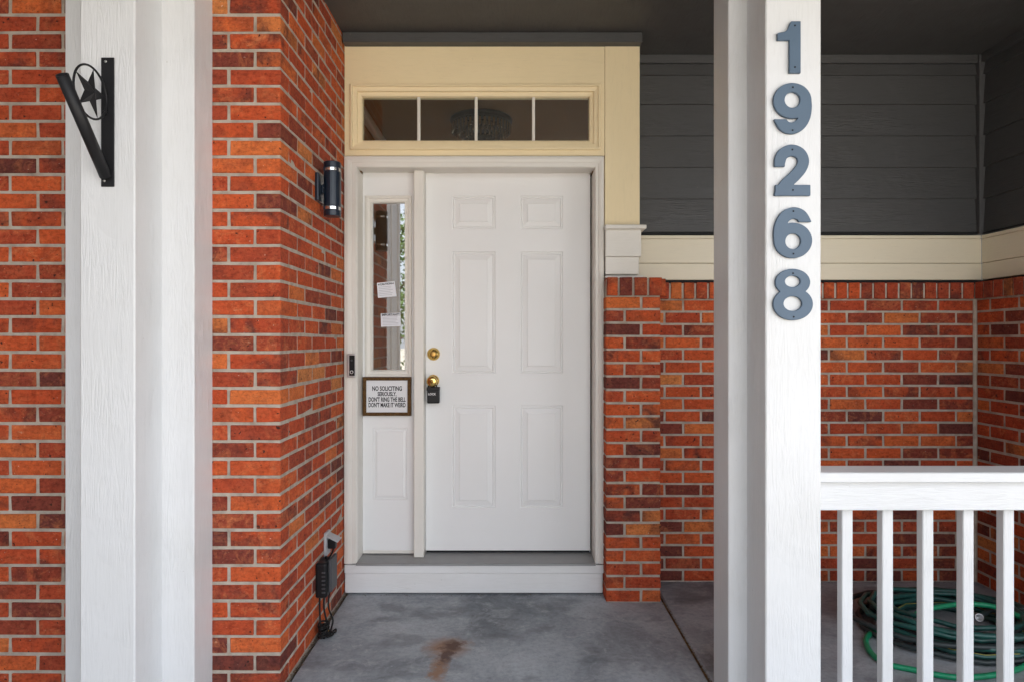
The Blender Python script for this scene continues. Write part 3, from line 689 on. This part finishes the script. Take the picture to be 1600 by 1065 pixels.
# ------------------------------------------------------------------ house numbers (outline found on a grid, then filled, extruded and bevelled)
def ell(X, Y, cx, cy, a, b): return (np.sqrt(((X-cx)/a)**2+((Y-cy)/b)**2)-1)*min(a, b)
def stroke(X, Y, pts, hw):
    p = [q.xy for q in smooth_path([(a, b_, 0) for a, b_ in pts], 5)]; best = np.full(X.shape, 1e9)
    for a, b_ in zip(p, p[1:]):
        dx, dy = b_[0]-a[0], b_[1]-a[1]; L2 = dx*dx+dy*dy+1e-9
        t = np.clip(((X-a[0])*dx+(Y-a[1])*dy)/L2, 0, 1)
        best = np.minimum(best, np.hypot(X-a[0]-t*dx, Y-a[1]-t*dy))
    return best-hw
def field(ch, X, Y):
    if ch in '96':
        if ch == '6': X, Y = 60.6-X, 80-Y
        f = np.minimum(ell(X, Y, 30, 27.8, 30, 27.8), np.maximum(stroke(X, Y, [(50, 24), (51.6, 36), (49.5, 52), (42, 65), (30, 70.6), (18, 67.5), (11, 57), (9, 50)], 9), np.where((X < 26) & (Y < 60), 56.6-Y, -9)))
        return np.maximum(f, -ell(X, Y, 30, 26.5, 12, 12.2))
    if ch == '8':
        f = np.minimum(ell(X, Y, 30.8, 21, 27.3, 21), ell(X, Y, 31.2, 55, 31.2, 25.4))
        return np.maximum(f, -np.minimum(ell(X, Y, 30.6, 19.6, 12, 8.8), ell(X, Y, 30.8, 54.3, 14.3, 11.4)))
    if ch == '2':
        f = stroke(X, Y, [(8.8, 34), (9.4, 27), (14.5, 15), (28, 8.8), (41, 13.5), (46.6, 25), (43, 37), (33, 49), (21, 60), (13, 70), (10, 78)], 8.9)
        f = np.maximum(f, np.where((X < 19) & (Y < 49) & (Y > 30), Y-34.6, -9))
        f = np.minimum(f, np.maximum(np.abs(X-30)-27.6, np.abs(Y-71.5)-8.5))
        return np.maximum(f, np.maximum(Y-80, 1.2-X))
    poly = [(22.3, 0), (37.2, 0), (37.2, 81), (19.4, 81), (19.4, 29.8), (.8, 29.8), (.8, 18.6), (13, 16.2), (17, 12.5), (19, 6)]
    inside = np.zeros(X.shape, bool); best = np.full(X.shape, 1e9); n = len(poly)
    for i in range(n):
        (ax, ay), (bx, by) = poly[i], poly[(i+1) % n]
        inside ^= ((ay > Y) != (by > Y)) & (X < (bx-ax)*(Y-ay)/(by-ay+1e-12)+ax)
        dx, dy = bx-ax, by-ay; t = np.clip(((X-ax)*dx+(Y-ay)*dy)/(dx*dx+dy*dy), 0, 1)
        best = np.minimum(best, np.hypot(X-ax-t*dx, Y-ay-t*dy))
    return np.where(inside, -best, best)
def contours(ch, res=1.0):
    gx = np.arange(-4, 68, res)+.013; gy = np.arange(-4, 88, res)+.017
    X, Y = np.meshgrid(gx, gy, indexing='ij'); Fv = field(ch, X, Y); segs = {}
    def ip(i0, j0, i1, j1):
        a, b_ = Fv[i0, j0], Fv[i1, j1]; t = a/(a-b_)
        return (gx[i0]+(gx[i1]-gx[i0])*t, gy[j0]+(gy[j1]-gy[j0])*t)
    E = {}
    for i in range(len(gx)-1):
        for j in range(len(gy)-1):
            cs = [(i, j), (i+1, j), (i+1, j+1), (i, j+1)]; s = [Fv[c] < 0 for c in cs]
            if all(s) or not any(s): continue
            ins, outs = [], []
            for k in range(4):
                a, c = k, (k+1) % 4
                if s[a] != s[c]:
                    key = tuple(sorted((cs[a], cs[c]))); E[key] = ip(*key[0], *key[1])
                    (outs if s[a] else ins).append(key)
            for a, c in zip(ins, outs): segs[a] = c
    loops = []
    while segs:
        st = next(iter(segs)); cur = st; lp_ = []
        while cur in segs: lp_.append(E[cur]); cur = segs.pop(cur)
        if len(lp_) > 8: loops.append(lp_)
    return loops
WORD = {'1': 'one', '9': 'nine', '2': 'two', '6': 'six', '8': 'eight'}
for ch, x0p, y0p, holes in (('1', 1214.4, 33.0, ((28, 7), (28, 72))), ('9', 1208.6, 129.6, ((30.5, 7), (30, 74))), ('2', 1209.3, 226, ((29, 8), (30, 71))), ('6', 1209, 323.6, ((31, 6.5), (31, 73))), ('8', 1208.4, 420.2, ((31, 7), (32, 75)))):
    dz = D1-.013; th = thing('house_number', (PX(x0p+30, dz), D1, PZ(y0p+80, dz)), f'slate blue house number {WORD[ch]} on the white porch post', 'number', 'house number digits')
    c = bpy.data.curves.new('digit', 'CURVE'); c.dimensions = '2D'; c.fill_mode = 'BOTH'; c.extrude = .0042; c.bevel_depth = .0016; c.bevel_resolution = 1; c.offset = -.0016
    k = dz/F
    for lp_ in contours(ch):
        sp = c.splines.new('POLY'); sp.points.add(len(lp_)-1); sp.use_cyclic_u = True
        for q, (a, b_) in zip(sp.points, lp_): q.co = ((a-30)*k, (80-b_)*k, 0, 1)
    t = bpy.data.objects.new('tmp', c); COL.objects.link(t); bpy.context.view_layer.update()
    me = bpy.data.meshes.new_from_object(t.evaluated_get(bpy.context.evaluated_depsgraph_get())); bpy.data.objects.remove(t)
    me.transform(Matrix.Rotation(R(90), 4, 'X')); me.name = 'digit'
    dg = link('digit', me, M['number_blue'], th, (0, -.0062, 0))
    for hx, hy in holes:
        b = bmesh.new(); lathe(b, [(0, 0), (.0032, 0), (.0028, .0012), (0, .0012)], (PX(x0p+hx, dz), D1-.0121, PZ(y0p+hy, dz)), (0, -1, 0), 10); fin('screw', b, M['hole'], dg)

# ------------------------------------------------------------------ flag bracket with star
XBk = -1.357
fb = thing('flag_bracket', (XBk, D1, PZ(292, D1)), 'black metal flag pole bracket with star in ring on the left post', 'bracket')
fpl = pbox('plate', 157.5, 178, 90, 292, D1-.005, .0048, M['black_metal'], fb, .0015)
for px_, py_ in ((166.5, 97.5), (164.5, 283.5)):
    b = bmesh.new(); lathe(b, [(0, 0), (.0045, 0), (.004, .002), (0, .003)], (PX(px_, D1), D1-.005, PZ(py_, D1)), (0, -1, 0), 12); fin('screw', b, M['screw'], fpl, True)
A = Vector((XBk, D1-.012, 1.886)); B = Vector((XBk, 1.978, 2.140)); ax = (B-A).normalized(); Lt = (B-A).length
b = bmesh.new(); lathe(b, [(.0, 0), (.0185, 0), (.0185, Lt), (.0160, Lt), (.0160, Lt-.10), (0, Lt-.10)], A, ax, 28); fin('pole_tube', b, M['black_metal'], fb, True)
cy_, cz_, rr_ = 2.113, 2.138, .083
b = bmesh.new(); tube(b, [Vector((XBk, cy_+rr_*math.cos(t), cz_+rr_*math.sin(t))) for t in np.linspace(0, 2*math.pi, 40, endpoint=False)], .0036, 8, True); fin('ring', b, M['black_metal'], fb, True)
b = bmesh.new(); star = []
for i in range(10):
    a_ = R(80+36*i); q = rr_*.99 if i % 2 == 0 else rr_*.385
    star.append(b.verts.new((XBk, cy_+q*math.cos(a_), cz_+q*math.sin(a_))))
for sgn in (-1, 1):
    c_ = b.verts.new((XBk+sgn*.014, cy_, cz_))
    for i in range(10): b.faces.new([star[i], star[(i+1) % 10], c_])
fin('star', b, M['black_metal'], fb)
b = bmesh.new(); tube(b, smooth_path([(XBk, cy_+rr_*.80, cz_-rr_*.45), (XBk, cy_+rr_*.93, cz_-rr_*.5), (XBk, D1-.004, cz_-rr_*.42)], 4), .004, 6); fin('weld_stub', b, M['black_metal'], fb, True)

# ------------------------------------------------------------------ wall lamp on the side wall
LX, LY, LZ = XW+.062, 3.02, 2.033
wl_ = thing('wall_lamp', (XW, LY, LZ-.12), 'dark navy up and down wall lamp on the brick side wall', 'lamp')
lbp = box('backplate', XW-.002, XW+.016, LY-.060, LY+.060, LZ-.062, LZ+.066, M['navy_metal'], wl_, .005, 2)
box('arm', XW+.0165, LX-.02, LY-.016, LY+.016, LZ-.022, LZ+.022, M['navy_metal'], wl_, .003)
def dshape(nm, z0, z1, r, mat, sm=True):
    b = bmesh.new(); lathe(b, [(0, z0), (r-.002, z0), (r, z0+.002), (r, z1-.002), (r-.002, z1), (0, z1)], (LX, LY, LZ), (0, 0, 1), 28); fin(nm, b, mat, wl_, False)
dshape('body', -.080, .080, .039, M['navy_metal'])
dshape('light_band', .0802, .0970, .0365, M['chrome']); dshape('light_band', -.0970, -.0802, .0365, M['chrome'])
dshape('end_cap', .0972, .124, .039, M['navy_metal']); dshape('end_cap', -.124, -.0972, .039, M['navy_metal'])
for sg_ in (.0802, -.0970):
    for a_ in (35, 145, -35, -145):
        b = bmesh.new(); x_, y_ = LX+.036*math.cos(R(a_)), LY+.036*math.sin(R(a_)); abox(b, x_-.005, x_+.005, y_-.005, y_+.005, LZ+sg_-.0004, LZ+sg_+.0172); fin('band_rib', b, M['navy_metal'], wl_)
b = bmesh.new(); lathe(b, [(0, 0), (.0045, 0), (.004, .003), (0, .004)], (XW+.03, LY-.0165, LZ+.004), (0, -1, 0), 10); fin('screw', b, M['screw'], lbp, True)

# ------------------------------------------------------------------ outlet, transformer box and cords
OY, OZ = 3.135, .375
ot = thing('wall_outlet', (XW, OY, OZ-.06), 'grey outdoor outlet with lifted flap low on the brick side wall', 'outlet')
ocp = box('cover_plate', XW-.002, XW+.012, OY-.036, OY+.036, OZ-.056, OZ+.056, M['grey_plastic'], ot, .003)
b = bmesh.new(); abox(b, 0, .060, -.034, .034, -.003, .003, .001)
bmesh.ops.rotate(b, verts=b.verts, cent=(0, 0, 0), matrix=Matrix.Rotation(R(26), 3, 'Y')); bmesh.ops.translate(b, verts=b.verts, vec=(XW+.012, OY, OZ+.040)); fin('flap', b, M['grey_plastic'], ocp)
pl = thing('power_plug', (XW+.012, OY, OZ-.02), 'black plug pushed into the low wall outlet', 'plug')
b = bmesh.new(); abox(b, XW+.0125, XW+.050, OY-.018, OY+.018, OZ-.024, OZ+.020, .005, 2)
fin('body', b, M['black_plastic'], pl)
b = bmesh.new(); tube(b, smooth_path([(XW+.040, OY-.012, OZ-.02), (XW+.036, OY-.03, OZ-.04), (XW+.018, OY-.075, OZ-.07), (XW+.03, 3.03, .345)], 6), .0045, 8); fin('cord', b, M['black_rubber'], pl, True)
tr_ = thing('transformer_box', (XW, 3.02, .175), 'black low voltage transformer box with cords on the brick side wall', 'transformer')
thb = box('housing', XW-.001, XW+.052, 2.962, 3.070, .175, .335, M['black_plastic'], tr_, .012, 3)
box('face_plate', XW+.0525, XW+.068, 2.985, 3.082, .195, .345, M['dark_grey'], tr_, .004, 2)
for i in range(6): box('vent_rib', XW+.030+.0, XW+.046, 2.9585, 2.9635, .20+.018*i, .207+.018*i, M['dark_grey'], thb, .001)
for i, (a, r_) in enumerate(((.012, .0042), (.028, .0045), (.045, .004))):
    b = bmesh.new(); x_ = XW+a
    tube(b, smooth_path([(x_, 2.99+.02*i, .178), (x_+.002, 2.985+.012*i, .12), (x_+.010+.006*i, 2.97+.02*i, .06), (x_+.02, 2.955+.015*i, .022), (x_+.035, 2.94+.03*i, .008), (x_+.028, 2.985+.025*i, .007), (x_+.012, 2.97, .010), (x_+.02, 2.935, .016), (x_+.036, 2.965, .015), (x_+.018, 3.0, .012)], 6), r_, 8); fin('cord', b, M['black_rubber'], tr_, True)
b = bmesh.new(); q = random.Random(4); pts = []
for i in range(26):
    a_ = i*1.25; pts.append((XW+.036+.022*math.cos(a_)+q.uniform(-.004,.004), 2.972+.038*math.sin(a_)+q.uniform(-.008,.008), .008+.0022*i+q.uniform(-.004,.006)))
tube(b, smooth_path(pts, 5), .0042, 7); fin('cord_bundle', b, M['black_rubber'], tr_, True)
for (x_, y_) in ((.040, 2.955), (.055, 2.985)):
    b = bmesh.new(); lathe(b, [(0, 0), (.0022, 0), (.0022, .005), (0, .005)], (XW+x_, y_, .022), (.3, -1, .4), 8); fin('wire_end', b, M['brass_dark'], tr_)

# ------------------------------------------------------------------ garden hoses
HC = Vector((2.04, 3.03, 0))
hz = thing('garden_hose', (HC.x, HC.y, 0), 'dark green garden hose coiled on the concrete behind the railing', 'hose')
rr = random.Random(3)
def coil(n, r0, r1, z0, z1, seed, ox=0, oy=0, sq=.93):
    q = random.Random(seed); pts = []
    ph = [q.uniform(0, 6.28) for _ in range(3)]; N = 18
    for i in range(n*N+1):
        t = i/N; a = 2*math.pi*t; f = t/n
        lay = .5+.5*math.sin(t*2.4+ph[0]); r = r0+(r1-r0)*lay+.013*math.sin(2*a+ph[1]+t*.6)+.008*math.sin(3*a+ph[2])
        pts.append((HC.x+ox+1.12*r*math.cos(a)+.012*math.sin(t*3), HC.y+oy+sq*r*math.sin(a), z0+(z1-z0)*f+.006*math.sin(5*a+t)))
    return pts
b = bmesh.new(); p1 = coil(10, .215, .335, .012, .110, 11); tube(b, [Vector(p) for p in p1], .0118, 8); hcl = fin('hose_coil', b, M['hose_dark'], hz, True)
b = bmesh.new(); p2 = coil(5, .25, .37, .011, .085, 23, -.03, .01); tube(b, [Vector(p) for p in p2], .0118, 8); fin('hose_coil', b, M['hose_black'], hz, True)
b = bmesh.new(); tube(b, [Vector(p)+Vector((0, -.005, .0105)) for p in p1[20:75]], .0018, 5); fin('stripe', b, M['stripe'], hcl, True)
cp = Vector((PX(1529, 2.98), 2.98, .085))
b = bmesh.new(); tube(b, smooth_path([p1[-1], (cp.x+.14, cp.y+.10, .075), (cp.x+.06, cp.y+.05, .08), tuple(cp+Vector((.012, .025, 0)))], 6), .0105, 8); fin('hose_end', b, M['hose_black'], hz, True)
b = bmesh.new(); lathe(b, [(.009, -.03), (.017, -.028), (.0185, 0), (.0185, .012), (.0125, .012), (.0115, -.01), (0, -.01)], cp, (-.35, -1, .25), 20); fin('coupling', b, M['screw'], hz, True)
h2 = thing('leader_hose', (1.8, 2.75, 0), 'bright green hose looping around the dark coiled hose', 'hose')
def fl(px, py, z): d = (CZ-z)*F/(py-CY); return (PX(px, d), d, z)
pts = [fl(1425, 962, .060), fl(1450, 951, .095), fl(1500, 943, .108), fl(1550, 946, .108), fl(1592, 962, .100), fl(1618, 985, .075), fl(1622, 1012, .04), fl(1600, 1040, .015), fl(1550, 1054, .0135), fl(1490, 1057, .0125), fl(1430, 1046, .0125), fl(1385, 1036, .0125), fl(1362, 1020, .0125), fl(1353, 1002, .0125), fl(1359, 990, .0125), fl(1376, 985, .0125)]
b = bmesh.new(); tube(b, smooth_path(pts, 8), .0118, 10); fin('hose_loop', b, M['hose_bright'], h2, True)
e = Vector(pts[-1]); b = bmesh.new(); lathe(b, [(0, -.012), (.0135, -.012), (.0135, .022), (0, .022)], e, (1, .25, 0), 14); fin('coupling', b, M['grey_plastic'], h2, True)

# ------------------------------------------------------------------ litter in the floor joint and along the walls
rr = random.Random(5); b = bmesh.new()
def bit(x, y, s, z=.001):
    a = rr.uniform(0, 6.28); vs = []
    for k in range(4):
        q = a+k*math.pi/2; l = s*(1 if k % 2 else .45)
        vs.append(b.verts.new((x+l*math.cos(q), y+l*math.sin(q), z+rr.uniform(0, s*.5))))
    b.faces.new(vs)
for i in range(420): bit(.78+rr.gauss(0, .0042), rr.uniform(1.9, 3.36), rr.uniform(.002, .007), rr.uniform(-.012, .0015))
for i in range(260): bit(XW+.004+abs(rr.gauss(0, .007)), rr.uniform(2.3, 3.45), rr.uniform(.002, .007))
for i in range(120): bit(rr.uniform(-.88, .48), 3.455+rr.gauss(0, .006), rr.uniform(.002, .005))
for i in range(140): bit(rr.uniform(.8, 2.55), 3.635+rr.gauss(0, .006), rr.uniform(.002, .005))
for i in range(60): bit(XP1+.006+abs(rr.gauss(0, .012)), rr.uniform(3.3, 3.63), rr.uniform(.002, .007))
for i in range(60): bit(rr.uniform(-.85, 2.4), rr.uniform(2.3, 3.6), rr.uniform(.0015, .004))
tag(fin('leaf_litter', b, M['debris']), 'brown dry leaf bits in the floor joint and along wall bases', 'litter', kind='stuff')
struct(box('joint_filler', .7738, .7862, 1.6, 3.7, -.15, -.011, M['debris'], bev=0))

# ------------------------------------------------------------------ foyer behind the glass
FX0, FX1, FY0, FY1, FZ = -.98, 1.60, 3.80, 6.8, 2.83
struct(box('foyer_floor', FX0, FX1, 3.665, FY1, ZTH-.06, ZTH-.02, M['foyer_floor'], bev=0))
struct(box('foyer_ceiling', FX0-.05, FX1+.05, FY0-.005, FY1, FZ, FZ+.03, M['foyer_ceil'], bev=0))
struct(box('foyer_wall', FX0-.05, FX0, FY0, FY1, -.2, FZ-.001, M['foyer_wall'], bev=0))
struct(box('foyer_wall', FX1, FX1+.05, FY0, FY1, -.2, FZ-.001, M['foyer_wall'], bev=0))
b = bmesh.new(); slab_holes(b, [FX0, .5, 1.3, FX1], [-.2, 1.0, 1.9, FZ-.002], {(1, 1)}, FY1-.1, FY1); struct(fin('foyer_wall', b, M['foyer_wall']))  # unseen opening added in the back wall to let daylight into the foyer
b = bmesh.new(); slab_holes(b, [FX0, XW+.01, .50, FX1], [-.2, ZTH-.019, 2.76, FZ-.002], {(1, 1)}, FY0-.008, FY0-.001); struct(fin('foyer_wall', b, M['foyer_wall']))
struct(box('foyer_trim', FX0+.001, FX0+.05, FY0+.02, FY1-.12, FZ-.07, FZ-.002, M['trim_h'], bev=.01))
CHY = 4.42; CHX = PX(752, CHY)
ch_ = thing('chandelier', (CHX, CHY, FZ-.2), 'round crystal flush ceiling light seen through the transom glass', 'ceiling light')
b = bmesh.new(); lathe(b, [(0, 0), (.205, 0), (.21, -.012), (.205, -.030), (.19, -.032), (0, -.030)], (CHX, CHY, FZ-.001), (0, 0, 1), 40); fin('canopy', b, M['bronze'], ch_, True)
b = bmesh.new(); lathe(b, [(0, 0), (.008, .012), (.0085, .030), (.0065, .062), (0, .066)], (0, 0, 0), (0, 0, -1), 6); me = bpy.data.meshes.new('crystal'); b.to_mesh(me); b.free(); me.materials.append(M['crystal'])
for R_, n, z_ in ((.195, 40, FZ-.036), (.150, 30, FZ-.052), (.100, 20, FZ-.066)):
    for i in range(n):
        a_ = 2*math.pi*i/n; link('crystal', me, None, ch_, Vector((CHX+R_*math.cos(a_), CHY+R_*math.sin(a_), z_))-wloc(ch_), (0, 0, a_))
b = bmesh.new()
for R_, z_ in ((.195, FZ-.036), (.150, FZ-.052), (.100, FZ-.066)):
    tube(b, [Vector((CHX+R_*math.cos(t), CHY+R_*math.sin(t), z_)) for t in np.linspace(0, 2*math.pi, 40, endpoint=False)], .004, 6, True)
fin('crystal_rings', b, M['bronze'], ch_, True)

# ------------------------------------------------------------------ the garden tree mirrored in the sidelight glass
TX, TY = -3.5, -10.5
te = thing('garden_tree', (TX, TY, -.22), 'leafy green tree seen only as a reflection in the sidelight glass', 'tree')
rr = random.Random(12); b = bmesh.new()
tube(b, smooth_path([(TX, TY, -.22), (TX+.05, TY, .8), (TX-.05, TY+.05, 1.7), (TX, TY, 3.6)], 4), lambda t: .13*(1-.75*t), 8)
for i in range(9):
    a_ = i*2.4; z_ = 1.2+.25*i; L = 1.5-.08*i
    tube(b, smooth_path([(TX, TY, z_), (TX+.5*L*math.cos(a_), TY+.5*L*math.sin(a_), z_+.35), (TX+L*math.cos(a_), TY+L*math.sin(a_), z_+.9)], 3), lambda t: .05*(1-.8*t), 5)
fin('trunk', b, M['bark'], te)
b = bmesh.new()
cl = [Vector((TX+rr.gauss(0, .95), TY+rr.gauss(0, .95), 2.9+rr.gauss(0, 1.05))) for _ in range(70)]
for c_ in cl:
    for k in range(45):
        p = c_+Vector((rr.gauss(0, .22), rr.gauss(0, .22), rr.gauss(0, .18))); u = Vector((rr.gauss(0,1), rr.gauss(0,1), rr.gauss(0,1))).normalized()*.075; w_ = u.cross(Vector((rr.gauss(0,1), rr.gauss(0,1), rr.gauss(0,1)))).normalized()*.038
        b.faces.new([b.verts.new(p-u), b.verts.new(p+w_), b.verts.new(p+u), b.verts.new(p-w_)])
fin('crown', b, M['leaf'], te)
